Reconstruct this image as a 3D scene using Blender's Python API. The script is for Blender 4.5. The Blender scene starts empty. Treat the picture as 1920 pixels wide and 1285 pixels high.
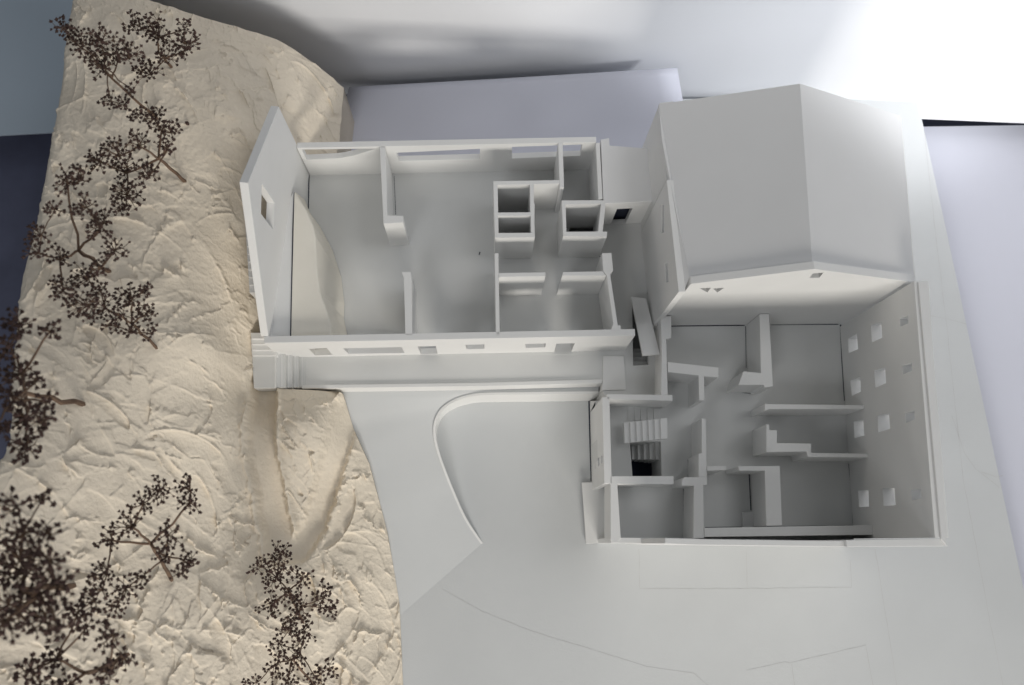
import bpy, math, random
import numpy as np
from mathutils import Matrix, Vector
from mathutils.geometry import tessellate_polygon
S = bpy.context.scene
COL = S.collection
# ------------------------------------------------------------------ camera
# Photograph solved from its vanishing points: 1831 px focal length at 1920 px width,
# plumb point at (912, 1020).  Camera one metre above the base board (z = 0).
FPX, CX, CY = 1831.0, 960.0, 642.5
_d = Vector((912 - CX, -(1020 - CY), -FPX)); _zc = -_d.normalized()
_xa = (Vector((1, 0, 0)) - _zc.x * _zc).normalized(); _ya = _zc.cross(_xa)
ROT = Matrix((_xa, _ya, _zc))
cam_d = bpy.data.cameras.new('camera'); cam = bpy.data.objects.new('camera', cam_d); COL.objects.link(cam)
cam.matrix_world = Matrix.Translation((0, 0, 1)) @ ROT.to_4x4()
cam_d.sensor_width = 36; cam_d.lens = 36 * FPX / 1920; cam_d.clip_start = .02; cam_d.clip_end = 50
cam_d.dof.use_dof = True; cam_d.dof.focus_distance = .90; cam_d.dof.aperture_fstop = 7.0
S.camera = cam
# ------------------------------------------------------------------ light
S.view_settings.view_transform = 'Standard'; S.view_settings.look = 'None'; S.view_settings.exposure = .10
w = bpy.data.worlds.new('World'); S.world = w; w.use_nodes = True
bg = w.node_tree.nodes['Background']; bg.inputs[0].default_value = (.90, .95, 1, 1); bg.inputs[1].default_value = .13
def area(name, loc, target, sx, sy, power, col, spread=180):
    l = bpy.data.lights.new(name, 'AREA'); l.shape = 'RECTANGLE'; l.size = sx; l.size_y = sy; l.energy = power; l.color = col
    l.spread = math.radians(spread)
    o = bpy.data.objects.new(name, l); COL.objects.link(o); o.location = loc
    o.rotation_euler = (Vector(target) - Vector(loc)).to_track_quat('-Z', 'Y').to_euler(); return o
area('desk_lamp', (.38, -1.5, .70), (.05, .2, .10), .85, .42, 18.5, (1, .955, .88))
area('ceiling_lamp', (-.55, -.95, 1.7), (0, .2, 0), .5, .5, 3.2, (.97, .98, 1))
area('window_light', (1.15, .35, 2.3), (.05, .15, 0), .9, .9, 5.5, (.97, .98, 1))
def spot(name, loc, target, deg, blend, power, col, rad):
    l = bpy.data.lights.new(name, 'SPOT'); l.spot_size = math.radians(deg); l.spot_blend = blend; l.energy = power; l.color = col; l.shadow_soft_size = rad
    o = bpy.data.objects.new(name, l); COL.objects.link(o); o.location = loc
    o.rotation_euler = (Vector(target) - Vector(loc)).to_track_quat('-Z', 'Y').to_euler(); return o
spot('backdrop_lamp', (.78, .16, .42), (.50, .56, .22), 67, .5, 12.5, (.95, .97, 1), .035)
# ------------------------------------------------------------------ helpers
def ray(px, py): return ROT @ Vector((px - CX, -(py - CY), -FPX))
def P(px, py, z):
    r = ray(px, py); t = (z - 1) / r.z; return Vector((t * r.x, t * r.y, z))
def onplane(px, py, a, b):
    r = ray(px, py); n = Vector((-(b - a).y, (b - a).x, 0)); o = Vector((0, 0, 1))
    t = n.dot(a - o) / n.dot(r); return o + t * r
def mat(name, col, rough=.6, var=.04, scale=30, bump=.0, bscale=400, spec=.3, dist=.0004):
    m = bpy.data.materials.new(name); m.use_nodes = True; nt = m.node_tree; b = nt.nodes['Principled BSDF']
    b.inputs['Roughness'].default_value = rough; b.inputs['Specular IOR Level'].default_value = spec
    tc = nt.nodes.new('ShaderNodeTexCoord')
    n = nt.nodes.new('ShaderNodeTexNoise'); n.inputs['Scale'].default_value = scale; n.inputs['Detail'].default_value = 5
    nt.links.new(tc.outputs['Object'], n.inputs['Vector'])
    r = nt.nodes.new('ShaderNodeMapRange'); r.inputs['From Min'].default_value = .3; r.inputs['From Max'].default_value = .7
    r.inputs['To Min'].default_value = 1 - var; r.inputs['To Max'].default_value = 1 + var
    nt.links.new(n.outputs['Fac'], r.inputs['Value'])
    mx = nt.nodes.new('ShaderNodeMix'); mx.data_type = 'RGBA'; mx.blend_type = 'MULTIPLY'; mx.inputs[0].default_value = 1
    mx.inputs[6].default_value = (*col, 1); nt.links.new(r.outputs[0], mx.inputs[7]); nt.links.new(mx.outputs[2], b.inputs['Base Color'])
    if bump:
        n2 = nt.nodes.new('ShaderNodeTexNoise'); n2.inputs['Scale'].default_value = bscale; n2.inputs['Detail'].default_value = 6
        nt.links.new(tc.outputs['Object'], n2.inputs['Vector'])
        bp = nt.nodes.new('ShaderNodeBump'); bp.inputs['Strength'].default_value = bump; bp.inputs['Distance'].default_value = dist
        nt.links.new(n2.outputs['Fac'], bp.inputs['Height']); nt.links.new(bp.outputs[0], b.inputs['Normal'])
    return m
M = dict(
    wall=mat('white_polystyrene', (.84, .84, .83), .55, .02, 25, .25, 900, .3, .0002),
    floor=mat('white_floor_card', (.73, .735, .725), .6, .025, 18, .2, 700, .25, .0002),
    board=mat('base_board', (.66, .675, .68), .6, .03, 9, .3, 600, .25, .0003),
    roof=mat('roof_card', (.80, .80, .80), .6, .02, 12, .15, 500, .25, .0002),
    plaster=mat('cream_plaster', (.83, .745, .62), .8, .04, 22, .9, 260, .15, .0009),
    stone=mat('cream_cast_rock', (.88, .84, .75), .7, .03, 30, .3, 400),
    sheet=mat('blue_white_sheet', (.74, .75, .84), .6, .02, 3, .1, 300),
    paper=mat('backdrop_paper', (.86, .87, .90), .7, .015, 3, .1, 300),
    bluep=mat('blue_grey_card', (.55, .64, .73), .6, .05, 5, .2, 300),
    table=mat('navy_table_top', (.115, .125, .19), .5, .15, 20, .3, 500),
    line=mat('scored_line', (.59, .59, .585), .8, .1, 60),
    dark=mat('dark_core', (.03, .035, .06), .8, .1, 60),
    twig=mat('dry_twig', (.17, .11, .075), .7, .35, 60, .5, 600),
    bud=mat('dry_seed_head', (.075, .045, .038), .8, .5, 200, .5, 900))
def crust(m):
    nt = m.node_tree; b = nt.nodes['Principled BSDF']; old = b.inputs['Normal'].links[0].from_node
    tc = nt.nodes.new('ShaderNodeTexCoord'); n = nt.nodes.new('ShaderNodeTexNoise'); n.inputs['Scale'].default_value = 45; n.inputs['Detail'].default_value = 9
    n.inputs['Roughness'].default_value = .62; n.inputs['Distortion'].default_value = 1.6
    nt.links.new(tc.outputs['Object'], n.inputs['Vector']); bp = nt.nodes.new('ShaderNodeBump'); bp.inputs['Strength'].default_value = .32; bp.inputs['Distance'].default_value = .0035
    nt.links.new(n.outputs['Fac'], bp.inputs['Height']); nt.links.new(bp.outputs[0], old.inputs['Normal'])
crust(M['plaster'])
def link(name, verts, faces, m, parent=None, smooth=False):
    me = bpy.data.meshes.new(name)
    off = parent.location if parent else Vector((0, 0, 0))
    if parent and parent.parent: off = parent.location + parent.parent.location
    if isinstance(verts, np.ndarray):
        V = verts - np.array(off); me.from_pydata([tuple(v) for v in V], [], faces)
    else: me.from_pydata([tuple(Vector(v) - off) for v in verts], [], faces)
    me.validate(); me.materials.append(m)
    o = bpy.data.objects.new(name, me); COL.objects.link(o)
    if parent: o.parent = parent
    if smooth: me.polygons.foreach_set('use_smooth', [True] * len(me.polygons))
    me.update(); return o
def fixn(o):
    import bmesh
    b = bmesh.new(); b.from_mesh(o.data); bmesh.ops.remove_doubles(b, verts=b.verts, dist=1e-6)
    bmesh.ops.recalc_face_normals(b, faces=b.faces); b.to_mesh(o.data); b.free(); return o
def bevel(o, wdt=.00035):
    m = o.modifiers.new('bevel', 'BEVEL'); m.width = wdt; m.segments = 2; m.limit_method = 'ANGLE'; m.angle_limit = math.radians(40); return o
def tag(o, label, cat, group=None):
    o['label'] = label; o['category'] = cat
    if group: o['group'] = group
    return o
def struct(o): o['kind'] = 'structure'; return o
def thing(name, label, cat, loc, group=None):
    o = bpy.data.objects.new(name, None); COL.objects.link(o); o.location = loc; o.empty_display_size = .01
    return tag(o, label, cat, group)
def extr(name, outer, holes, ext, m, parent=None, bev=.0003):
    """flat polygon (3-D points) with holes, pushed by the vector ext"""
    loops = [[Vector(p) for p in outer]] + [[Vector(p) for p in h] for h in holes]
    ext = Vector(ext); base = [p for l in loops for p in l]; n = len(base)
    tris = tessellate_polygon(loops)
    verts = base + [p + ext for p in base]; faces = []
    for t in tris: faces.append(tuple(t)); faces.append(tuple(i + n for i in reversed(t)))
    k = 0
    for l in loops:
        for i in range(len(l)):
            j = (i + 1) % len(l); faces.append((k + i, k + j, k + j + n, k + i + n))
        k += len(l)
    o = fixn(link(name, verts, faces, m, parent))
    if bev: bevel(o, bev)
    return o
def prism(name, pts, zt, zb, m=None, parent=None, holes=(), bev=.0003):
    """top outline in photograph pixels at height zt, straight down to zb"""
    return extr(name, [P(x, y, zt) for x, y in pts], [[P(x, y, zt) for x, y in h] for h in holes], (0, 0, zb - zt), m or M['wall'], parent, bev)
def wall(name, a, b, outer, holes, thick, m=None, parent=None, cap=None, bev=.0003):
    """upright wall whose seen face holds world points a, b; outline and openings given as pixels on that face"""
    nrm = Vector((-(b - a).y, (b - a).x, 0)).normalized()
    return extr(name, [onplane(x, y, a, b) if not isinstance(x, Vector) else x for x, y in outer],
                [[onplane(x, y, a, b) for x, y in h] for h in holes], nrm * thick, m or M['wall'], parent, bev)
def poly(name, pts, m, parent=None):
    return link(name, pts, [tuple(range(len(pts)))], m, parent)
ZF, ZT = .070, .139      # long wing: floor, wall tops
SF, ST = .060, .108      # open house: floor, wall tops
# ------------------------------------------------------------------ surroundings
o = link('table_top', [(-2.5, -2, -.12), (2.5, -2, -.12), (2.5, 2.2, -.12), (-2.5, 2.2, -.12)], [(0, 1, 2, 3)], M['table']); struct(o)
def sheet(name, pts, zs, m, th=.003):
    P3 = [P(x, y, z) for (x, y), z in zip(pts, zs)]; return extr(name, P3, [], (0, 0, -th), m, None, .0004)
o = sheet('card_sheet', [(-160, -160), (330, -160), (330, 240), (90, 249), (-160, 262)], [-.06] * 5, M['bluep'])
tag(o, 'blue grey card sheet in the far left corner under the hill', 'card sheet')
o = sheet('card_sheet', [(1690, 238), (2100, 232), (2300, 1500), (1700, 1500)], [-.045] * 4, M['sheet'])
tag(o, 'pale lavender card sheet lying along the right edge of the base board', 'card sheet')
# backdrop: upright paper with a curved foot
def backdrop():
    a = P(300, 160, -.02); b = P(1920, 228, -.02); u = (b - a) * 1.5; n = Vector((-u.y, u.x, 0)).normalized(); 
    prof = []
    R_ = .012
    for i in range(9):
        t = math.radians(90 * i / 8); prof.append((R_ * math.sin(t) - R_ * .2, R_ - R_ * math.cos(t)))
    prof += [(R_ * .8 + .02, .25), (R_ * .8 + .06, .50)]
    V = []; F = []; N = 24
    for i in range(N + 1):
        for (dx, dz) in prof:
            V.append(a + u * (i / N) + n * dx + Vector((0, 0, dz)))
    k = len(prof)
    for i in range(N):
        for j in range(k - 1): F.append((i * k + j, (i + 1) * k + j, (i + 1) * k + j + 1, i * k + j + 1))
    o = link('backdrop', V, F, M['paper'], None, True)
    s = o.modifiers.new('solid', 'SOLIDIFY'); s.thickness = .002; s.offset = 1
    struct(o)
backdrop()
# base board
brd = [(1590, 183), (1717, 187), (1729, 226), (1772, 420), (1815, 622), (1868, 868), (1925, 1130), (1990, 1420), (560, 1420), (600, 300), (1250, 186)]
o = prism('base_board', brd, 0, -.02, M['board'], None); struct(o); BOARD = o
_a = P(300, 160, -.02); _b = P(1920, 228, -.02); _n = Vector((-(_b - _a).y, (_b - _a).x, 0)).normalized() * -.004
ta_, tb_ = onplane(656, 165, _a + _n, _b + _n), onplane(1270, 127, _a + _n, _b + _n)
ba_, bb_ = P(606, 330, .004), P(1322, 330, .004); V = []; F = []; K = 16
for i in range(K + 1):
    for j in range(K + 1):
        t = j / K; p = ta_.lerp(tb_, i / K).lerp(ba_.lerp(bb_, i / K), t); q = p.copy(); p.z = ta_.lerp(tb_, i / K).z * (1 - t)**1.6 + .004 * t; V.append(p)
for i in range(K):
    for j in range(K): F.append((i * (K + 1) + j, (i + 1) * (K + 1) + j, (i + 1) * (K + 1) + j + 1, i * (K + 1) + j + 1))
o = link('rear_board', V, F, M['sheet'], None, True); _s = o.modifiers.new('solid', 'SOLIDIFY'); _s.thickness = .002; _s.offset = -1
tag(o, 'pale lavender card board sloping behind the long wing', 'card sheet')
# scored lines in the base board
def line(pts, w=.0005, jit=.0):
    rnd = random.Random(int(pts[0][0] + pts[0][1]))
    Q = []
    for (x0, y0), (x1, y1) in zip(pts[:-1], pts[1:]):
        L = math.hypot(x1 - x0, y1 - y0); n = max(1, int(L / 14))
        for i in range(n): Q.append(P(x0 + (x1 - x0) * i / n + rnd.uniform(-jit, jit), y0 + (y1 - y0) * i / n + rnd.uniform(-jit, jit), .00012))
    Q.append(P(*pts[-1], .00012)); V = []; F = []
    for i, p in enumerate(Q):
        d = (Q[min(i + 1, len(Q) - 1)] - Q[max(i - 1, 0)]).normalized(); n = Vector((-d.y, d.x, 0)) * w * rnd.uniform(.2, .5)
        V += [p + n, p - n]
    for i in range(len(Q) - 1): F.append((2 * i, 2 * i + 1, 2 * i + 3, 2 * i + 2))
    link('scored_line', V, F, M['line'], BOARD)
for l in ([(1198, 1030), (1199, 1104), (1400, 1104), (1597, 1101), (1594, 1050)], [(1399, 1030), (1401, 1104)], [(1641, 1030), (1660, 1150), (1684, 1300)],
          [(1733, 245), (1752, 420), (1776, 620), (1806, 900), (1819, 966), (1857, 1170), (1884, 1300)],
          [(828, 1104), (905, 1147), (1000, 1185), (1100, 1215), (1213, 1250), (1300, 1262), (1345, 1300)],
          [(1400, 1257), (1472, 1241), (1482, 1243), (1623, 1210), (1640, 1300)], [(1485, 1245), (1491, 1300)],
          [(1735, 590), (1790, 602), (1812, 608)], [(1785, 780), (1808, 850), (1830, 880), (1876, 916)], [(1840, 885), (1868, 895), (1880, 892)]):
    line(l, jit=.5)
# ------------------------------------------------------------------ hillside
def cp():
    return [(135, -20, .19), (110, 150, .21), (80, 300, .225), (60, 400, .235), (40, 480, .245), (20, 640, .26), (0, 860, .28), (-40, 1100, .28), (-60, 1300, .28),
            (270, -10, .18), (400, 38, .165), (520, 75, .145), (460, 56, .155), (590, 120, .12), (645, 165, .085), (637, 270, .075), (560, 190, .13), (480, 250, .155), (440, 330, .165),
            (455, 420, .155), (463, 500, .138), (466, 560, .125), (468, 620, .112), (473, 665, .092), (477, 725, .084), (330, 350, .19), (300, 600, .20), (400, 650, .16),
            (380, 800, .155), (430, 780, .125), (300, 1000, .17), (200, 1200, .20), (150, 800, .23), (480, 880, .10), (500, 990, .085), (498, 760, .082), (545, 800, .098), (510, 735, .085),
            (640, 737, .060), (595, 800, .088), (660, 800, .050), (600, 900, .065), (690, 870, .036), (725, 1000, .018), (748, 1130, .002), (755, 1290, .001), (755, 1400, .001),
            (560, 1285, .07), (450, 1285, .12), (620, 1100, .055), (690, 1100, .03), (690, 1285, .03), (560, 1050, .075), (400, 1120, .14), (200, 60, .20), (600, 330, .085), (640, 420, .07), (570, 600, .06), (600, 700, .06)]
PTS = np.array([[*P(x, y, z)] for x, y, z in cp()])
def tps(A, v):
    n = len(A); r = np.linalg.norm(A[:, None] - A[None], axis=2); K = np.where(r > 0, r * r * np.log(r + 1e-12), 0) + np.eye(n) * 2e-5
    Pm = np.hstack([np.ones((n, 1)), A]); L = np.zeros((n + 3, n + 3)); L[:n, :n] = K; L[:n, n:] = Pm; L[n:, :n] = Pm.T
    s = np.linalg.solve(L, np.concatenate([v, np.zeros(3)]))
    def f(X, Y):
        X = np.asarray(X, float); Y = np.asarray(Y, float); out = s[n] + s[n + 1] * X + s[n + 2] * Y
        for i in range(n):
            r2 = (X - A[i, 0])**2 + (Y - A[i, 1])**2; out = out + s[i] * .5 * r2 * np.log(r2 + 1e-12)
        return out
    return f
HF = tps(PTS[:, :2], PTS[:, 2])
def hz(px, py, it=12):
    z = .15
    for _ in range(it):
        p = P(px, py, z); z = .5 * z + .5 * float(HF(p.x, p.y))
    return z
def hill():
    L = [(175, -60, .19), (135, 0, .19), (110, 150, .21), (82, 300, .225), (60, 400, .235), (38, 520, .245), (20, 640, .26), (2, 820, .28), (-30, 950, .28), (-60, 1300, .28), (-60, 1420, .28)]
    Rr = [(190, -60, .18), (270, 0, .18), (400, 38, .165), (520, 75, .145), (590, 120, .12), (645, 165, .085), (637, 270, .075), (632, 285, .075)]
    Lw = np.array([[*P(*q)][:2] for q in L]); Rw = np.array([[*P(*q)][:2] for q in Rr])
    gx = P(571, 420, .07).x                      # outer face of the gable wall
    g2 = P(570, 340, .07)
    low = [(470, 632, .105), (473, 665, .092), (475, 728, .085)]
    R2 = [P(640, 733, .060), P(660, 800, .048), P(692, 870, .036), P(726, 1000, .018), P(749, 1130, .001), P(756, 1290, .0), P(757, 1420, 0)]
    step = .00078
    ys = np.arange(Lw[:, 1].max() - .002, Lw[-1, 1], -step)
    lx = np.interp(-ys, -Lw[:, 1], Lw[:, 0])
    yb = P(570, 640, .07).y
    rx = np.zeros_like(ys)
    ylo = P(516, 634, .105).y; yhi = P(516, 727.5, .088).y
    r2x = [p.x for p in R2]; r2y = [p.y for p in R2]; r1y = list(Rw[:, 1]); r1x = list(Rw[:, 0])
    yN = P(570, 322, .07).y
    for i, y in enumerate(ys):
        if y > yN: rx[i] = np.interp(-y, -np.array(r1y), r1x)
        elif y > ylo: rx[i] = P(566, 420, .07).x
        elif y > yhi: rx[i] = P(476, 700, .088).x
        else: rx[i] = np.interp(-y, -np.array(r2y), r2x)
    NX = 600; NY = len(ys); s = np.linspace(0, 1, NX)
    rs = np.array([rx[max(0, i - 260):i + 260].max() for i in range(len(ys))]); rs = np.convolve(np.pad(rs, 80, mode='edge'), np.ones(161) / 161, 'valid')
    rs = np.maximum(rs, rx); X = np.minimum(lx[:, None] * (1 - s) + rs[:, None] * s, rx[:, None]); Y = np.repeat(ys[:, None], NX, 1)
    # trowel strokes on a regular height raster, sampled afterwards
    x0, x1, y0, y1 = X.min(), X.max(), ys.min(), ys.max(); g = .0005
    GX = np.arange(x0, x1 + g, g); GY = np.arange(y0, y1 + g, g); H = np.zeros((len(GY), len(GX)))
    rnd = np.random.RandomState(7)
    def nz(sc, seed):
        r = np.random.RandomState(seed); c = r.rand(int((y1 - y0) / sc) + 3, int((x1 - x0) / sc) + 3)
        fy = (GY - y0) / sc; fx = (GX - x0) / sc; iy = fy.astype(int); ix = fx.astype(int); ty = fy - iy; tx = fx - ix
        ty = (ty * ty * (3 - 2 * ty))[:, None]; tx = (tx * tx * (3 - 2 * tx))[None]
        return (c[np.ix_(iy, ix)] * (1 - ty) * (1 - tx) + c[np.ix_(iy + 1, ix)] * ty * (1 - tx) + c[np.ix_(iy, ix + 1)] * (1 - ty) * tx + c[np.ix_(iy + 1, ix + 1)] * ty * tx) - .5
    H += nz(.05, 1) * .004 + nz(.02, 2) * .003 + nz(.008, 3) * .0012
    wob = nz(.005, 5) + .5 * nz(.002, 6)
    for k in range(1700):
        cx = rnd.uniform(x0, x1); cy = rnd.uniform(y0, y1)
        big = rnd.rand() < .5
        Ls = rnd.uniform(.012, .036) if big else rnd.uniform(.006, .016); Wd = Ls * rnd.uniform(.16, .42)
        south = np.clip((.30 - cy) / .5, 0, 1)
        ang = (math.pi / 2 * south + math.radians(150) * (1 - south)) + rnd.normal() * (1.2 - .85 * south) - (.35 if cx < -.35 else 0)
        ix0, ix1 = np.searchsorted(GX, [cx - Ls * 1.2, cx + Ls * 1.2]); iy0, iy1 = np.searchsorted(GY, [cy - Ls * 1.2, cy + Ls * 1.2])
        if ix1 - ix0 < 3 or iy1 - iy0 < 3: continue
        dx = GX[None, ix0:ix1] - cx; dy = GY[iy0:iy1, None] - cy
        a = (dx * math.cos(ang) + dy * math.sin(ang)) / Ls; b = (-dx * math.sin(ang) + dy * math.cos(ang)) / Wd
        wv = wob[iy0:iy1, ix0:ix1]; b = b + .5 * a * a * rnd.uniform(-1, 1) + wv * .35
        r = np.sqrt(a * a + b * b) + wv * .25
        cur = H[iy0:iy1, ix0:ix1]; m = 1 / (1 + np.exp((r - 1) / .03)); lev = float((cur * m).sum() / (m.sum() + 1e-6))
        amp = rnd.uniform(.5, 1.4) * (.0030 if big else .0010) * (.75 + .6 * south)
        tgt = lev * .75 + cur * .25 - amp * .5 * (1 - b * b) + amp * .5 * a * rnd.uniform(-1, 1)
        amp *= rnd.choice([.35, .8, 1.15, 1.4]) * (.6 + .4 * south)
        new = cur * (1 - m) + tgt * m
        side = 1 if rnd.rand() < .5 else -1
        lip = np.exp(-((r - 1.02) / .065)**2) * np.clip(b * side + .35, 0, 1.1) * amp * rnd.uniform(.8, 1.8) * (.7 + wv)
        H[iy0:iy1, ix0:ix1] = new + lip
    H += nz(.0025, 8) * .00030
    H -= H.mean()
    # smooth paths: distance to centre lines
    def band(px, half):
        d = np.full((len(GY), len(GX)), 9.); Q = [P(x, y, z) for x, y, z in px]
        for p, q in zip(Q[:-1], Q[1:]):
            vx, vy = q.x - p.x, q.y - p.y; l2 = vx * vx + vy * vy
            t = np.clip(((GX[None] - p.x) * vx + (GY[:, None] - p.y) * vy) / l2, 0, 1)
            d = np.minimum(d, np.hypot(GX[None] - p.x - t * vx, GY[:, None] - p.y - t * vy))
        return d + wob * .002, half
    d1, h1 = band([(496, 715, .084), (500, 860, .085), (511, 960, .085), (530, 1035, .08)], .0105)
    m1 = 1 / (1 + np.exp((d1 - h1) / .0009)); H = H * (1 - .93 * m1) - .009 * m1
    H += np.exp(-((d1 - h1 - .003) / .0028)**2) * .0055
    d2, h2 = band([(652, 765, .055), (637, 830, .058), (612, 905, .062), (585, 985, .068), (553, 1035, .075)], .0105)
    m2 = 1 / (1 + np.exp((d2 - h2) / .0012)); H = H * (1 - .93 * m2) - .010 * m2
    # sample
    fx = (X - x0) / g; fy = (Y - y0) / g; ix = np.clip(fx.astype(int), 0, len(GX) - 2); iy = np.clip(fy.astype(int), 0, len(GY) - 2)
    tx = np.clip(fx - ix, 0, 1); ty = np.clip(fy - iy, 0, 1)
    D = H[iy, ix] * (1 - tx) * (1 - ty) + H[iy, ix + 1] * tx * (1 - ty) + H[iy + 1, ix] * (1 - tx) * ty + H[iy + 1, ix + 1] * tx * ty
    Z = HF(X, Y) + D
    # rounded outer lip on the left and top, smooth skirt
    el = np.clip((X - lx[:, None]) / .012, 0, 1); Z -= (1 - np.sqrt(1 - (1 - el)**2)) * .010
    zfl = .0015; Z = np.maximum(Z, zfl)
    V = np.stack([X, Y, Z], -1).reshape(-1, 3); n = len(V)
    idx = np.arange(n).reshape(NY, NX)
    F = np.stack([idx[:-1, :-1], idx[1:, :-1], idx[1:, 1:], idx[:-1, 1:]], -1).reshape(-1, 4)
    # skirts
    per = np.concatenate([idx[:, 0], idx[-1, 1:], idx[::-1, -1][1:], idx[0, ::-1][1:-1]])
    sk = V[per].copy(); sk[:, 2] = -.06; b0 = n; V = np.vstack([V, sk]); m = len(per); k = np.arange(m); k2 = (k + 1) % m
    F = np.vstack([F, np.stack([per[k], b0 + k, b0 + k2, per[k2]], -1)[:, ::-1]])
    me = bpy.data.meshes.new('hillside'); me.vertices.add(len(V)); me.vertices.foreach_set('co', V.ravel())
    me.loops.add(F.size); me.loops.foreach_set('vertex_index', F.ravel().astype(np.int32)); me.polygons.add(len(F))
    me.polygons.foreach_set('loop_start', np.arange(0, F.size, 4, dtype=np.int32)); me.polygons.foreach_set('loop_total', np.full(len(F), 4, np.int32))
    me.polygons.foreach_set('use_smooth', np.ones(len(F), bool)); me.update(calc_edges=True); me.validate()
    me.materials.append(M['plaster']); o = bpy.data.objects.new('hillside', me); COL.objects.link(o); struct(o)
hill()
# ------------------------------------------------------------------ long roofless wing
wing = thing('roofless_wing', 'long white roofless model building with tall pointed gable wall beside the hill', 'model building', P(800, 640, 0))
W = wing
# floors with stair opening, one deep shaft, added hole darkening the link doorway
prism('floor_slab', [(574, 326), (738, 321), (1118, 310), (1206, 420), (1216, 560), (1250, 600), (1241, 764), (1138, 757), (1134, 745), (1130, 732.5), (1170, 732), (1168, 664), (571, 668)], ZF, -.0, M['floor'], W,
      holes=[[(1150, 396), (1183, 395), (1176, 418), (1146, 419)], [(1185, 556), (1214, 575), (1216, 684), (1187, 686)], [(1075, 399), (1126, 397), (1124, 436), (1066, 438)]])
prism('shaft_floor', [(1030, 380), (1240, 380), (1250, 700), (1040, 700)], .012, .004, M['floor'], W)
# facade
fa = P(516.5, 667, .083); fb = P(1169, 661.3, .070)
fa = onplane(494.8, 643.5, P(494.8, 643.5, ZT), P(1191, 629.5, ZT)); fb = onplane(1191, 629.5, P(494.8, 643.5, ZT), P(1191, 629.5, ZT))
def fz(px, z):      # facade point under pixel column at height z
    q = onplane(px, 640, fa, fb); return Vector((q.x, q.y, z))
fo = [(fa, 0), (fb, 0), (Vector((fb.x, fb.y, .0)), 0), (Vector((fa.x, fa.y, .0)), 0)]
wall('facade_wall', fa, fb, fo, [
    [(579, 654.5), (612.6, 653.5), (623.6, 666), (590.5, 667)],
    [(643, 653.5), (752.7, 651.2), (758.6, 662.5), (653.5, 664)],
    [(783, 650), (817, 649.3), (820.6, 664), (789.4, 665)],
    [(872.7, 647), (908, 646), (908, 654.7), (875, 655.5)],
    [(985, 645.3), (1023.5, 644.4), (1022, 652), (986, 653)],
    [(1043.5, 644.8), (1077.7, 644), (1071, 660), (1039, 661)]], .0062, None, W)
# gable wall
ga = P(580, 327, ZF); gb = P(503, 631, ZT)
go = [(522.7, 200), (465, 343), (503, 631)]
gs = onplane(503, 631, ga, gb); gn = onplane(522.7, 200, ga, gb)
wall('gable_wall', ga, gb, [(gn, 0), (onplane(465, 343, ga, gb), 0), (gs, 0), (Vector((gs.x, gs.y, 0)), 0), (Vector((gn.x, gn.y, 0)), 0)],
     [[(491.2, 345.4), (514.6, 380.8), (512.3, 431), (489.4, 400.8)]], -.0068, None, W)
# north wall
na = P(557, 278, ZT); nb = P(1118, 267, ZT)
wall('rear_wall', na, nb, [(na, 0), (nb, 0), (Vector((nb.x, nb.y, 0)), 0), (Vector((na.x, na.y, 0)), 0)], [
    [(566, 281), (706, 279), (690, 284), (664, 292), (640, 296.5), (629, 297.5), (575, 300)],
    [(743, 287), (900, 279.5), (900, 298.5), (748, 302.5)],
    [(960, 276), (1092, 271.5), (1088, 292.5), (960, 297.5)]], .0056, None, W)
def parts(lst, zt, zb, par, nm='partition_wall', m=None):
    for p in lst: prism(nm, p, zt, zb, m, par)
parts([[(712, 276), (722.4, 276), (726, 404), (756, 405), (756, 417.5), (719, 420)],
       [(753, 510), (770, 510), (771.5, 521), (773, 629), (760, 629), (757, 521)],
       [(1046.6, 268.5), (1055, 268), (1057.6, 352), (1049.5, 352)],
       [(925, 340), (1049, 338), (1049, 344.5), (933, 346.5), (934.5, 399), (994.5, 398.5), (993.5, 346), (1000.5, 346), (1001, 381.5), (1002, 381.5), (1001.6, 436.8), (1002.7, 436.8), (1002.7, 445), (928, 446)][:1] +
       [(1049, 338), (1049, 344.5), (1000.5, 345.5), (1001, 382), (1002.5, 382), (1002, 418), (1002.7, 436.8), (1002.7, 445), (928, 446)],
       [(927.3, 475), (934.5, 475), (937, 629), (930, 629)],
       [(934.7, 512), (1022.7, 510.7), (1022.7, 518.4), (935, 520)],
       [(1055.3, 510.5), (1131, 509), (1137, 517.5), (1054, 517.5)],
       [(1128.8, 474.8), (1146.5, 474.2), (1149.7, 507), (1144, 514), (1158.4, 610), (1163.5, 610), (1164.5, 622), (1143, 622), (1150, 607), (1137, 517), (1131, 509)],
       [(1117, 266), (1124.6, 265), (1130, 373), (1122, 375)]][:3], ZT, ZF, W)
# toilet block with two cells
prism('partition_wall', [(925, 340), (1049, 338), (1049, 344.5), (1001, 345.7), (1001.3, 382), (1002.5, 382), (1002, 418), (1002.7, 436.8), (1002.7, 445), (928, 446)], ZT, ZF, None, W,
      holes=[[(933, 347), (993.5, 346), (994.5, 398.3), (934, 398.8)], [(934.2, 405), (995, 404.6), (995.5, 436.6), (934.8, 437)]])
parts([[(927.3, 475), (934.5, 475), (937, 629), (930, 629)],
       [(935.2, 512), (1022.7, 510.7), (1022.7, 518.4), (935.7, 520)],
       [(1055.3, 510.5), (1130.5, 509), (1136.5, 517.5), (1054, 517.5)],
       [(1128.8, 474.8), (1146.5, 474.2), (1149.7, 507), (1144, 514), (1158.4, 610), (1163.5, 610), (1164.5, 621.5), (1145, 621.5), (1150, 607), (1137.5, 517), (1131.5, 509)],
       [(1117, 268), (1124.6, 267.8), (1130, 373), (1122, 374.8)]], ZT, ZF, W)
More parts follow.
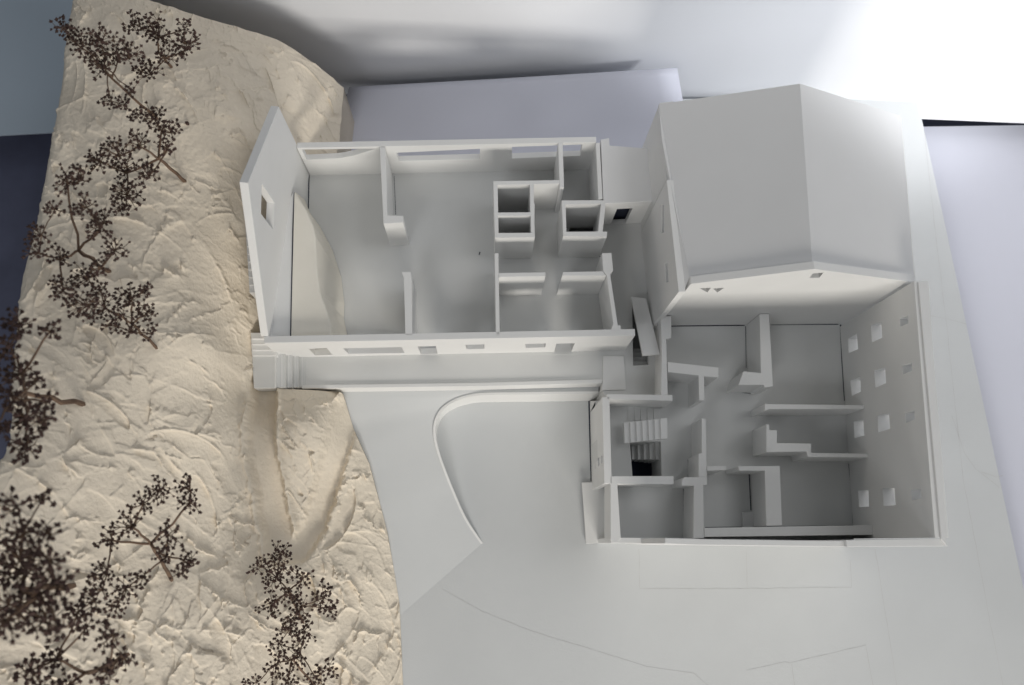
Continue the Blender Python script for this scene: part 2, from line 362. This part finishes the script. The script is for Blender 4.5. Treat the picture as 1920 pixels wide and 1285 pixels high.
prism('lift_shaft', [(1053, 376), (1131, 375.5), (1135.5, 378), (1134.6, 394), (1130, 434.2), (1138.6, 434.5), (1138, 443.8), (1056, 442.6)], ZT, ZF, None, W,
      holes=[[(1060.6, 384), (1127, 382.5), (1121.5, 434.3), (1062, 434.8)]])
# connector
link_b = thing('link_building', 'small flat roofed white link with dark doorway between long wing and tower', 'model building', P(1180, 400, 0))
prism('roof', [(1126.5, 262), (1142, 259), (1143, 273), (1220, 279), (1229.5, 377), (1134.7, 382), (1131, 373)], ZT + .0002, ZT - .006, M['roof'], link_b)
dnn = lambda v, z: Vector((v.x, v.y, z))
ca = P(1134.7, 382.6, ZT - .006); cb = P(1229.8, 377.6, ZT - .006)
wall('front_wall', ca, cb, [(ca, 0), (cb, 0), (Vector((cb.x, cb.y, .0705)), 0), (Vector((ca.x, ca.y, .0705)), 0)],
     [[(1157, 392.5), (1186, 391), (1172.7, 419.6), (1145.4, 420.9)]], .005, None, link_b)
prism('rear_wall', [(1143, 273), (1221, 279), (1222, 285), (1143, 279)], ZT - .0062, 0, None, link_b)
extr('door_shade_panel', [dnn(ca, .131) + Vector((.004, .0075, 0)), dnn(cb, .131) + Vector((-.003, .0075, 0)), dnn(cb, .0125) + Vector((-.003, .0075, 0)), dnn(ca, .0125) + Vector((.004, .0075, 0))], [], (0, .003, 0), M['dark'], link_b)  # dark panel added behind the doorway, standing in for the shade inside
prism('side_wall', [(1126.5, 262), (1132, 262), (1138, 381), (1132.5, 381)], ZT - .0062, ZF, None, link_b)
# ------------------------------------------------------------------ rock in the wing
rock = thing('rock_outcrop', 'smooth cream rock slice bulging through the floor inside the gable wall', 'rock', P(600, 540, ZF))
top = [(552.2, 359), (575, 395), (588, 425), (592, 445), (594, 500), (599, 545), (610, 575), (621, 610), (622, 634), (545.6, 634)]
bot = [(572, 375), (581, 399), (600, 425), (624, 470), (640, 520), (646, 570), (645, 598), (650, 622), (655, 640), (560, 640)]
V = [P(x, y, .132) for x, y in top] + [P(x, y, ZF + .0005) for x, y in bot]; n = len(top)
F = [tuple(range(n))[::-1]] + [(i, i + 1, n + i + 1, n + i) for i in range(n - 1)]
def joint(pts, z, par, w=.0006):
    V = []; F = []
    for i, (x, y, k) in enumerate(pts):
        p = P(x, y, z + .00025); q = P(*pts[min(i + 1, len(pts) - 1)][:2], z) - P(*pts[max(i - 1, 0)][:2], z); n = Vector((-q.y, q.x, 0)).normalized() * w * k; V += [p + n, p - n]
    for i in range(len(pts) - 1): F.append((2 * i, 2 * i + 1, 2 * i + 3, 2 * i + 2))
    link('floor_joint', V, F, M['dark'], par)
joint([(551.4, 361, .5), (549.2, 420, .7), (544.8, 634, .8)], .132, rock)
prism('edge_strip', [(551, 358), (548.6, 420), (544, 636), (498, 636), (530, 400)], .1312, ZF, M['wall'], wing)
o = fixn(link('rock_face', V, F, M['stone'], rock)); bevel(o, .0015)
# ------------------------------------------------------------------ outside stairs, terrace, ramp
TZ = .0696
ter = thing('terrace', 'long narrow white terrace with low lit edge wall below the long facade', 'terrace', P(850, 690, 0))
prism('deck', [(560, 655), (1172, 655), (1172, 730), (1133, 730), (1127, 716), (566, 729)], TZ, .0, M['floor'], ter)
prism('retaining_wall', [(566, 722.5), (900, 718), (1131, 711.5), (1127.5, 719), (900, 724.5), (566, 728.8)], TZ + .002, .0, M['wall'], ter)
prism('landing_slab', [(1131, 668), (1170, 668), (1173.5, 729), (1172, 731), (1128, 731.5), (1130, 722)], TZ + .0022, .0, M['wall'], ter)
st = thing('entrance_steps', 'white outdoor landing with steps at the left end of the terrace', 'steps', P(500, 690, 0))
LZ = .092
prism('landing', [(472.5, 667), (516, 666), (514.5, 727.5), (476, 728)], LZ, .0, M['floor'], st)
xs = [516, 529, 541.5, 553.5, 567]
for i in range(4):
    prism('step', [(xs[i] + .15, 664), (xs[i + 1] + 6, 664), (xs[i + 1] + 6, 727), (xs[i] - .3, 727)], LZ - .0053 * (i + 1) - .0002 * i, .0, M['floor'], st)
for i in range(5):
    z = LZ - .0053 * i - .0002 * max(i - 1, 0) + .0004; xr = xs[i] + .1
    prism('lit_riser', [(xr - 1.6, 665), (xr + .4, 665), (xr + .2, 727), (xr - 1.8, 727)], z, z - .0055, M['wall'], st, bev=0)  # paler strip on each step edge paints in the light it catches
for i in range(4):
    y1 = 667 - i * 10.6
    prism('step', [(471 - i * .5, y1 - 11), (520, y1 - 11), (518, y1 - .3), (472.5 - i * .5, y1)], LZ + .005 * (i + 1), .0, M['wall'], st)
sst = thing('side_stair', 'narrow white stair climbing the hill behind the pointed gable wall', 'steps', P(466, 540, 0))
for i in range(9):
    y1 = 549 - i * 14.5; x = 467 - i * .9
    prism('step', [(x, y1 - 14.5), (x + 40, y1 - 14.5), (x + 40, y1 - .2), (x + .7, y1)], (.152 + .0035 * i), .03, M['wall'], sst)
# ramp: sheet from board level up to the terrace
ramp = thing('ramp', 'wide pale ramp with curved kerb rising from the board to the terrace', 'ramp', P(780, 900, 0))
inner = [(903, 1020, .0003), (873, 975, .006), (850, 925, .012), (832, 880, .020), (820, 845, .026), (814, 815, .031), (816, 790, .035), (828, 768, .039), (850, 752, .043), (880, 742, .046), (915, 738.5, .048), (1000, 737.5, .049), (1060, 736.5, .049), (1122, 735.5, .049)]
inner = [(x, y, z) for x, y, z in inner]
outer = [(751, 1153, .0003), (738, 1090, .006), (728, 1020, .012), (712, 950, .020), (700, 900, .026), (692, 866, .031), (684, 838, .035), (672, 800, .039), (664, 775, .043), (655, 752, .046), (652, 720, .048), (800, 716, .049), (1000, 712, .049), (1124, 709, .049)]
def catmull(Q, n=6):
    out = []
    for i in range(len(Q) - 1):
        p0 = Q[max(i - 1, 0)]; p1 = Q[i]; p2 = Q[i + 1]; p3 = Q[min(i + 2, len(Q) - 1)]
        for k in range(n):
            t = k / n; out.append(.5 * ((2 * p1) + (-p0 + p2) * t + (2 * p0 - 5 * p1 + 4 * p2 - p3) * t * t + (-p0 + 3 * p1 - 3 * p2 + p3) * t**3))
    return out + [Q[-1]]
A = [P(*q) for q in inner]; B = [P(*q) for q in outer]
B = [b + Vector((-.012 if b.y < P(0, 735, .05).y and i > 0 else 0, 0, 0)) for i, b in enumerate(B)]
A2 = catmull(A); B2 = catmull(B); V = []; F = []; K = 12
for a, b in zip(A2, B2):
    for k in range(K + 1): V.append(a.lerp(b, k / K))
for i in range(len(A2) - 1):
    for k in range(K): F.append((i * (K + 1) + k, (i + 1) * (K + 1) + k, (i + 1) * (K + 1) + k + 1, i * (K + 1) + k + 1))
NR = K + 1
if (V[NR] - V[0]).cross(V[1] - V[0]).z < 0: F = [f[::-1] for f in F]
link('ramp_sheet', V, F, M['board'], ramp, True)
Vc = [v - Vector((0, 0, .0002)) for v in V]; nv = len(Vc); Vc += [Vector((v.x, v.y, -.001)) for v in V]; L_ = len(A2)
ring = [i * NR for i in range(L_)] + [(L_ - 1) * NR + k for k in range(1, NR)] + [i * NR + K for i in range(L_ - 2, -1, -1)] + [k for k in range(K - 1, 0, -1)]
Fc = list(F) + [(ring[i], ring[(i + 1) % len(ring)], ring[(i + 1) % len(ring)] + nv, ring[i] + nv) for i in range(len(ring))]
link('ramp_core', Vc, Fc, M['board'], ramp)
# curved kerb following the inner edge
C = catmull(A); V = []; F = []
for i, c in enumerate(C):
    d = (C[min(i + 1, len(C) - 1)] - C[max(i - 1, 0)]); n = Vector((-d.y, d.x, 0)).normalized()
    th = .0022; k = min(1, i / 20)
    for s_, z in ((0, c.z + .0022 * k), (th, c.z + .0022 * k), (th, -.001), (0, -.001)): V.append(Vector((c.x, c.y, z)) - n * (s_ - .0007))
for i in range(len(C) - 1):
    for k in range(4): F.append((i * 4 + k, i * 4 + (k + 1) % 4, (i + 1) * 4 + (k + 1) % 4, (i + 1) * 4 + k))
F.append((0, 1, 2, 3)); k = (len(C) - 1) * 4; F.append((k, k + 1, k + 2, k + 3))
fixn(link('kerb', V, F, M['wall'], ramp, False))
# ------------------------------------------------------------------ tower
tow = thing('roofed_tower', 'tall white model house with pitched roof and three small gable windows', 'model house', P(1400, 560, 0))
EW, EE, RG = .212, .216, .261
ta = P(1258, 611, SF); tb = P(1573.5, 607, SF)
TL = onplane(1295, 533, ta, tb); TP = onplane(1527, 505, ta, tb); TR = onplane(1717, 530, ta, tb)
dn = lambda v, z: Vector((v.x, v.y, z))
wall('gable_wall', ta, tb, [(TL, 0), (TP, 0), (TR, 0), (dn(TR, 0), 0), (dn(TL, 0), 0)],
     [[(1312, 541), (1333, 540), (1326, 549)], [(1337, 541.5), (1358, 540), (1345, 549)], [(1524, 513.5), (1544, 511.5), (1536, 521.5), (1517, 522)]], .0066, None, tow)
NW = P(1237, 192, EW); NP = P(1500, 157, RG - .004); NE = P(1690, 215, EE)
up = Vector((0, .0066, 0))
RWs = P(1290, 527, EW + .001) ; RPs = dn(TP + up, TP.z - .004); REs = dn(TR + up, TR.z - .002)
RWm = P(1249, 338, EW); 
def roofpart(nm, pts, th=.003):
    extr(nm, pts, [], (0, 0, -th), M['roof'], tow)
V = [NW, NP, RPs, P(1292, 528, EW + .002)]
RW2 = dn(TL + up, TL.z - .003)
_pn = (RPs - NP).cross(RW2 - NP); NW.z = NP.z - (_pn.x * (NW.x - NP.x) + _pn.y * (NW.y - NP.y)) / _pn.z
extr('roof_slope', [NW, NP, RPs, RW2], [], (0, 0, -.003), M['roof'], tow, 0)
extr('eave_strip', [NW - Vector((0, 0, .0004)), RW2 - Vector((0, 0, .0004)), P(1281, 549, EW - .002), P(1253, 340, EW - .002), P(1241, 262, EW - .0015)], [], (0, 0, -.003), M['roof'], tow, 0)
_pe = (RPs - NP).cross(REs - NP); NE.z = NP.z - (_pe.x * (NE.x - NP.x) + _pe.y * (NE.y - NP.y)) / _pe.z
extr('roof_slope', [NP, NE, REs, RPs], [], (0, 0, -.003), M['roof'], tow, 0)
# west wall of the tower: front part with openings, rear part
wa = P(1272.5, 548, EW); wb = P(1250, 338, EW)
wf = lambda px, py, z: None
wc = dn(wa, 0); wd = dn(wb, 0)
wall('side_wall', wa, wb, [(wa, 0), (wb, 0), (wd, 0), (wc, 0)], [[(1240, 384), (1244.5, 384), (1244.5, 436), (1240, 438)], [(1246, 494), (1250.5, 492), (1253.5, 529), (1248.5, 530)]], -.0058, None, tow)
prism('side_wall', [(1237, 193), (1262, 190), (1268, 337), (1249.7, 337.4), (1240, 260)], EW - .004, 0, None, tow)
prism('rear_wall', [(1240, 195), (1500, 190), (1688, 217), (1690, 222), (1500, 200), (1240, 205)], EW - .004, 0, None, tow)
prism('side_wall', [(1683, 222), (1690, 220), (1716, 520), (1709, 520)], EE - .004, 0, None, tow)
# ------------------------------------------------------------------ open house
hs = thing('roofless_house', 'white roofless model house of many small rooms in front of the tower', 'model house', P(1400, 850, 0))
HZ = .231   # tall outer wall
prism('floor_slab', [(1248, 600), (1574, 600), (1601, 1012), (1152, 1014), (1149, 907), (1122, 905), (1119.5, 824), (1134, 822), (1133, 750), (1245, 764)], SF, -.0, M['floor'], hs,
      holes=[[(1181, 829), (1239, 828), (1240.5, 893), (1186, 893)]])
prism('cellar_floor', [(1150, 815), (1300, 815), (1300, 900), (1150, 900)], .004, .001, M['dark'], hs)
# tall east wall with twelve window openings
ea = P(1715.5, 535, HZ - .006); eb = P(1752, 1008, HZ)
ea = P(1574.5, 608, SF); eb = P(1599, 984, SF)
et = onplane(1716, 526, ea, eb); es = onplane(1753, 1008, ea, eb)
et.z = es.z = .232
Wn = [[(1589.7, 636), (1606.5, 626), (1609, 654.6), (1591.3, 662)], [(1633, 610), (1652.5, 604), (1654, 633.5), (1634.5, 642)],
      [(1594.8, 714), (1612.8, 707), (1614, 734), (1597, 742.6)], [(1639, 695.4), (1659.7, 689), (1661.4, 718.8), (1641.5, 727)],
      [(1600.7, 791), (1618.6, 787.7), (1620.5, 816.9), (1602.3, 821.5)], [(1645.5, 779.5), (1666.7, 774), (1668.6, 804), (1647, 811)],
      [(1609, 920), (1628, 919), (1629.4, 950), (1610.8, 951)], [(1654.6, 915.6), (1677, 915), (1679, 947.4), (1656.7, 949)],
      [(1687, 598), (1702, 592), (1703, 606), (1688, 613)], [(1692, 686), (1709, 681), (1709.7, 696), (1693, 702)], [(1697, 775), (1714, 769.7), (1715, 786), (1698, 793.5)],
      [(1708, 919), (1726, 917), (1727.4, 935), (1710, 939)]]
wall('outer_wall', ea, eb, [(et, 0), (es, 0), (dn(es, 0), 0), (dn(et, 0), 0)], Wn, .011, None, hs)
prism('wall_coping', [(1722, 528), (1741, 527), (1775, 1023), (1765, 1011)], .2345, .2322, None, hs)
prism('outer_wall', [(1586, 1013), (1752.6, 1010), (1768, 1011.5), (1778, 1024.5), (1588, 1025.5)], .2320, 0, None, hs)
prism('outer_wall', [(1320, 1011), (1587, 1014.5), (1587.5, 1025.5), (1300, 1022), (1247, 1019.5), (1247, 1009), (1300, 1010)], .226, 0, None, hs)
prism('outer_wall', [(1152, 1008), (1246.5, 1009), (1246.5, 1019), (1200, 1018.5), (1146, 1018.5), (1144, 1010)], ST - .0007, 0, None, hs)
parts([
    [(1138.5, 739), (1261, 741), (1261, 752), (1138.5, 748)],
    [(1238.8, 582), (1246, 582), (1246.3, 593), (1258.6, 593), (1258.6, 634), (1249, 636), (1252, 740.7), (1239.5, 740.7), (1241, 660)],
    [(1252, 679), (1347, 689.6), (1347, 708), (1320.3, 706), (1320.5, 751), (1311, 751), (1310, 704.5), (1252, 697.8)],
    [(1315.8, 784.5), (1323, 785.6), (1325, 894.8), (1310, 894.8), (1310, 851), (1316, 850)],
    [(1284, 895), (1325.6, 895), (1325.6, 909.7), (1318.5, 909.7), (1320, 1009), (1300, 1009.5), (1301, 911), (1278, 911), (1279, 899)],
    [(1144.6, 893), (1263, 893), (1263, 908), (1157.5, 907.6), (1164, 1008.5), (1158, 1018), (1150, 1018), (1145, 1012)],
    [(1320.5, 990), (1637.7, 984.7), (1638, 1003), (1320.5, 1007)],
    [(1442, 758), (1621, 760), (1620, 767), (1442, 767.5), (1434, 771), (1434, 757)],
    [(1424.4, 589), (1442, 589), (1449.4, 724.6), (1433.7, 727), (1432, 722), (1384.7, 722), (1394, 696.6), (1426.7, 699.6)],
    [(1437, 796), (1442, 796), (1442.6, 807), (1456.6, 807), (1457, 831), (1521, 832), (1521, 849.6), (1627, 851), (1627.6, 858), (1514.5, 857), (1512, 847), (1437, 848)],
    [(1325.6, 874.4), (1361.4, 874.4), (1361.4, 881.4), (1325.6, 883)],
    [(1384, 874.5), (1462, 874), (1466.4, 985.5), (1437, 986.5), (1434, 883), (1386, 883)]], ST, SF, hs)
prism('low_block', [(1393, 960.5), (1436, 958), (1438, 989), (1394, 990)], SF + .005, SF, None, hs)
# west wall with gateway and slit windows
va = P(1129, 745, ST); vb = P(1133, 907, ST)
wall('street_wall', va, vb, [(va, 0), (vb, 0), (dn(vb, 0), 0), (dn(va, 0), 0)],
     [[(1105.6, 752), (1116, 752), (1117, 812), (1107, 820)], [(1114.6, 862), (1117.6, 861), (1118, 878), (1115, 879)], [(1120.6, 859), (1123.8, 858), (1124.2, 873), (1121, 874)], [(1126.4, 855), (1129.4, 854), (1129.8, 868), (1126.8, 869)]], .0068, None, hs)
va = P(1146, 906, ST); vb = P(1152, 1016, ST)
for l in ([(1259, 611.5, 1), (1396, 610.5, .7)], [(1446, 609.5, .3), (1572, 608.5, .7)], [(1576, 609, 1.2), (1579, 680, 1.0), (1584, 752, 1.2)], [(1592, 870, 1), (1598, 930, 1.5), (1600, 983, 1.2)],
          [(1404.6, 886, .8), (1408, 957, .9)], [(1281.5, 914, .4), (1281.5, 1006, .5)], [(1292, 895, .5), (1290, 862, .4)], [(1398, 612, .5), (1399, 690, .4)], [(1322, 989.2, .5), (1480, 987, .3), (1600, 985, .3)],
          [(1366, 733, .4), (1412, 739, .4)]):
    joint(l, SF, hs)
for l in ([(579.5, 329, .8), (578, 395, .9)], [(1210.5, 425, .5), (1212, 480, .8), (1214, 552, .8)], [(739, 330, .3), (742, 403, .4)], [(1123.5, 553, .3), (1131, 618, .3)], [(932, 482, .3), (996, 481.6, .3)], [(1047, 482, .3), (1127, 481.4, .3)]):
    joint(l, ZF, wing)
joint([(1104.5, 752, 1), (1106.5, 840, .8), (1109, 903, 1)], 0, BOARD, .0008)
# loose stairs
stairs = thing('inner_staircase', 'short white staircase flight rising over the dark stairwell', 'staircase', P(1205, 810, SF))
for i in range(7):
    x0 = 1170 + i * 11.4; y0 = 792.7 - i * 1.25
    prism('tread', [(x0, y0), (x0 + 12.2, y0 - 1.3), (x0 + 13.2, y0 + 37.0), (x0 + 1.4, y0 + 38.3)], .078 + i * .004, .070 + i * .004, None, stairs)
low = thing('cellar_staircase', 'lower flight of white steps going down into the dark stairwell', 'staircase', P(1210, 850, 0))
for i in range(5):
    x0 = 1184 + i * 11.2
    prism('tread', [(x0, 822), (x0 + 11.6, 822), (x0 + 12, 861.5), (x0 + 1, 862)], .024 + i * .0065, .002, None, low)
up2 = thing('faint_landing_steps', 'row of shallow scored steps on the floor above the staircase', 'steps', P(1205, 770, SF))
for i in range(5):
    x0 = 1177 + i * 12
    prism('tread', [(x0, 756), (x0 + 12, 756.5), (x0 + 12, 788), (x0 + .5, 789)], SF + .0006 + .0007 * i, SF + .0001, M['floor'], up2)
# sloping plank over the passage stair
pl = extr('sloping_plank', [P(1183, 556, .082), P(1211, 560, .082), P(1237.5, 664.5, .098), P(1205.5, 667, .098)], [], (0, 0, -.004), M['wall'])
tag(pl, 'long narrow grey plank sloping over the passage stairwell beside the tower', 'plank')
ps = thing('passage_stair', 'few white steps seen in the slot below the sloping plank', 'staircase', P(1200, 660, 0))
for i in range(4):
    y0 = 686 - i * 8
    prism('tread', [(1186, y0 - 8), (1218, y0 - 8), (1218, y0), (1186.5, y0)], .060 - .008 * i, .012, None, ps)
o = extr('floor_panel', [P(1091, 905, .008), P(1131, 904, .008), P(1141, 1017, .006), P(1099, 1020, .005)], [], (0, 0, -.003), M['wall'])
tag(o, 'angled white panel lying at the left foot of the roofless house', 'panel')
# ------------------------------------------------------------------ trees
def tube(V, F, a, b, ra, rb, sides=5):
    d = (b - a); L = d.length
    if L < 1e-6: return
    d = d / L; u = d.orthogonal().normalized(); v = d.cross(u); k = len(V)
    for c, r in ((a, ra), (b, rb)):
        for i in range(sides):
            t = 2 * math.pi * i / sides; V.append(c + (u * math.cos(t) + v * math.sin(t)) * r)
    for i in range(sides): j = (i + 1) % sides; F.append((k + i, k + j, k + sides + j, k + sides + i))
    F.append(tuple(k + i for i in range(sides))[::-1]); F.append(tuple(k + sides + i for i in range(sides)))
def limb(V, F, rnd, a, b, ra, rb, n=4, wob=.06, sag=0):
    d = b - a; L = d.length; pts = [a]
    for i in range(1, n):
        t = i / n; q = a.lerp(b, t) + Vector([rnd.uniform(-1, 1) for _ in range(3)]) * L * wob; q.z -= sag * L * math.sin(math.pi * t); pts.append(q)
    pts.append(b)
    for i in range(n): tube(V, F, pts[i], pts[i + 1], ra + (rb - ra) * i / n, ra + (rb - ra) * (i + 1) / n)
    return pts
def bud(V, F, c, r, rnd):
    k = len(V); rot = Matrix.Rotation(rnd.uniform(0, 6.28), 3, 'Z') @ Matrix.Rotation(rnd.uniform(-.7, .7), 3, 'X')
    n = rnd.choice((3, 4, 4, 5)); pts = [Vector((0, 0, .75)), Vector((0, 0, -.75))]
    for i in range(n):
        t = 2 * math.pi * i / n + rnd.uniform(-.2, .2); pts.append(Vector((math.cos(t), math.sin(t), rnd.uniform(.0, .5))) * rnd.uniform(.85, 1.15))
        t += math.pi / n; pts.append(Vector((math.cos(t), math.sin(t), 0)) * .62)
    for p in pts: V.append(c + rot @ (p * r))
    m = 2 * n
    for i in range(m):
        j = (i + 1) % m; F.append((k, k + 2 + i, k + 2 + j)); F.append((k + 1, k + 2 + j, k + 2 + i))
def tree(label, base, fork, umb, hh=.085, seed=1, thick=.0017, dens=1.0, zb=None):
    rnd = random.Random(seed)
    zb = hz(*base) if zb is None else zb
    B0 = P(*base, zb - .003); r = thing('bare_tree', label, 'tree', B0, 'dried seed head model trees on the hill')
    V = []; F = []; BV = []; BF = []; grid = {}; sp = .0031 / dens * (1 + .25 * (hh > .13))
    def free(p):
        i, j = int(p.x // sp), int(p.y // sp)
        for a in (-1, 0, 1):
            for b in (-1, 0, 1):
                for q in grid.get((i + a, j + b), ()):
                    if (q - p).length < sp: return False
        grid.setdefault((i, j), []).append(p); return True
    Fk = P(*fork, zb + hh * .62)
    limb(V, F, rnd, B0, Fk, thick, thick * .72, 5, .018)
    nodes = [(Fk, 0.0, 0)]
    order = sorted(umb, key=lambda u: math.hypot(u[0] - fork[0], u[1] - fork[1]))
    for (x, y, rad) in order:
        zt = zb + hh * rnd.uniform(.85, 1.12); C_ = P(x, y, zt); R_ = rad * (1 - zt) / FPX * 1.08
        st_ = C_ + Vector((rnd.uniform(-.25, .25) * R_, rnd.uniform(-.25, .25) * R_, -R_ * .8))
        par = min(nodes, key=lambda n: (n[0] - st_).length + .45 * n[1]); lv = par[2] + 1
        t0 = thick * (.62, .44, .34, .28, .25)[min(lv - 1, 4)]
        limb(V, F, rnd, par[0], st_, t0, t0 * .7, 4, .03, .02)
        nodes.append((st_, par[1] + (par[0] - st_).length, lv))
        nr = max(5, int(rad / 2.6))
        for k in range(nr):
            t = 2.4 * k + rnd.uniform(-.4, .4); q = math.sqrt((k + .5) / nr) * rnd.uniform(.7, 1.0)
            e = C_ + Vector((math.cos(t) * R_ * q, math.sin(t) * R_ * q, rnd.uniform(-.25, .25) * R_ - .3 * R_ * q))
            s = R_ * .26 + .0016; tips = []
            for b in range(14):
                tip = e + Vector((rnd.uniform(-1, 1) * s, rnd.uniform(-1, 1) * s, rnd.uniform(-.5, .9) * s))
                if len(tips) < rnd.choice((3, 4, 5)) and free(tip): tips.append(tip)
            if not tips: continue
            pts = limb(V, F, rnd, st_, e.lerp(st_, .25), thick * .26, thick * .20, 3, .03)
            for tip in tips:
                tube(V, F, pts[-1], tip, thick * .19, thick * .14, 3); bud(BV, BF, tip, rnd.uniform(.0013, .0020) * (1 + .35 * (hh > .13)), rnd)
    link('branches', V, F, M['twig'], r); o = link('seed_heads', BV, BF, M['bud'], r); o['kind'] = 'stuff'
    return r
tree('dark bare tree with round crown, topmost on the hill beside the backdrop', (323, 128), (297, 98), [(275, 50, 33), (340, 75, 30), (275, 130, 26), (310, 100, 25), (250, 40, 22), (345, 50, 18), (355, 88, 14), (295, 60, 20)], .06, 1, .0014)
tree('dark bare tree reaching over the far left edge of the hill', (302, 232), (210, 148), [(115, 48, 20), (150, 78, 28), (185, 70, 28), (215, 100, 28), (190, 120, 24), (240, 95, 24), (165, 105, 18), (135, 60, 16), (245, 168, 14), (203, 188, 14), (232, 190, 15), (258, 215, 14)], .10, 2, .0013, 1.1)
tree('dark bare tree with long brown trunk just left of the gable', (350, 343), (298, 298), [(285, 215, 24), (320, 240, 18), (215, 280, 28), (185, 300, 22), (235, 310, 28), (235, 360, 32), (275, 320, 22), (310, 275, 20), (258, 265, 20), (300, 240, 20), (225, 385, 18), (175, 295, 14)], .095, 3, .0017)
tree('wide dark bare tree at mid height near the left hill edge', (207, 510), (147, 470), [(120, 340, 24), (148, 328, 20), (98, 390, 18), (70, 440, 20), (65, 468, 18), (110, 480, 20), (150, 385, 24), (185, 425, 22), (212, 468, 24), (155, 520, 26), (115, 540, 26), (150, 570, 26), (190, 410, 16), (180, 500, 18)], .10, 4, .0018)
tree('small dark bare tree on the bare slope left of the landing steps', (295, 655), (247, 607), [(190, 570, 26), (165, 590, 18), (240, 555, 24), (275, 545, 12), (270, 585, 20), (210, 612, 14), (280, 622, 14), (220, 590, 22), (245, 620, 14), (182, 545, 14)], .085, 5, .0014, 1.1)
tree('blurred dark bare tree with thick stub trunk at the left photo edge', (158, 759), (48, 737), [(30, 610, 26), (90, 620, 18), (30, 700, 28), (62, 710, 18), (35, 780, 30), (75, 790, 24), (45, 835, 28), (82, 755, 18), (5, 650, 25), (20, 745, 20), (-15, 800, 25)], .15, 6, .0022)
tree('tallest blurred bare tree in the near left corner of the hill', (140, 1098), (38, 1102), [(20, 945, 24), (78, 935, 16), (35, 1000, 30), (85, 1000, 22), (85, 1055, 30), (25, 1070, 38), (100, 1105, 30), (20, 1140, 38), (70, 1160, 32), (110, 1175, 22), (30, 1040, 28), (5, 1170, 30), (60, 1110, 26)], .18, 7, .0024, .95)
tree('spreading dark bare tree beside the curved plaster ridge, left of the nearest pair', (322, 1088), (283, 1020), [(295, 920, 24), (350, 915, 22), (265, 945, 20), (235, 985, 24), (200, 1012, 20), (355, 945, 16), (315, 1005, 22), (350, 1055, 20), (305, 1040, 16), (190, 1075, 22), (230, 1110, 24), (262, 1085, 18), (180, 1105, 18), (215, 1140, 18), (340, 1075, 14)], .12, 8, .0018)
tree('blurred dark bare tree cut by the near photo edge', (241, 1226), (160, 1262), [(55, 1258, 24), (95, 1240, 20), (200, 1195, 22), (228, 1235, 22), (120, 1290, 26), (195, 1262, 20), (150, 1180, 18), (170, 1130, 20), (140, 1150, 18), (75, 1290, 22)], .14, 9, .0020)
tree('slim dark bare tree below the zigzag paths', (572, 1175), (541, 1108), [(520, 1040, 24), (485, 1060, 16), (515, 1085, 22), (558, 1088, 24), (600, 1120, 24), (620, 1145, 14), (560, 1140, 22), (505, 1140, 20), (535, 1118, 18), (525, 1060, 18), (545, 1165, 14)], .08, 10, .0013, 1.1)
tree('dark bare tree at the bottom edge below the slim one', (592, 1288), (548, 1236), [(540, 1185, 20), (568, 1188, 20), (522, 1212, 18), (555, 1230, 22), (612, 1255, 18), (515, 1255, 22), (475, 1280, 15), (540, 1282, 20), (590, 1270, 16)], .08, 11, .0013, 1.1)
# small loose things
o = prism('plaster_crumb', [(899, 472), (901, 473), (899, 478), (897.5, 478)], ZF + .0008, ZF, M['dark']); tag(o, 'tiny dark crumb lying on the big room floor', 'crumb')
o = prism('seed_crumb', [(346, 228), (352, 227), (353, 232), (348, 233)], hz(350, 230) + .003, hz(350, 230) - .002, M['bud']); tag(o, 'single dark seed lying on the upper slope of the hill', 'seed')
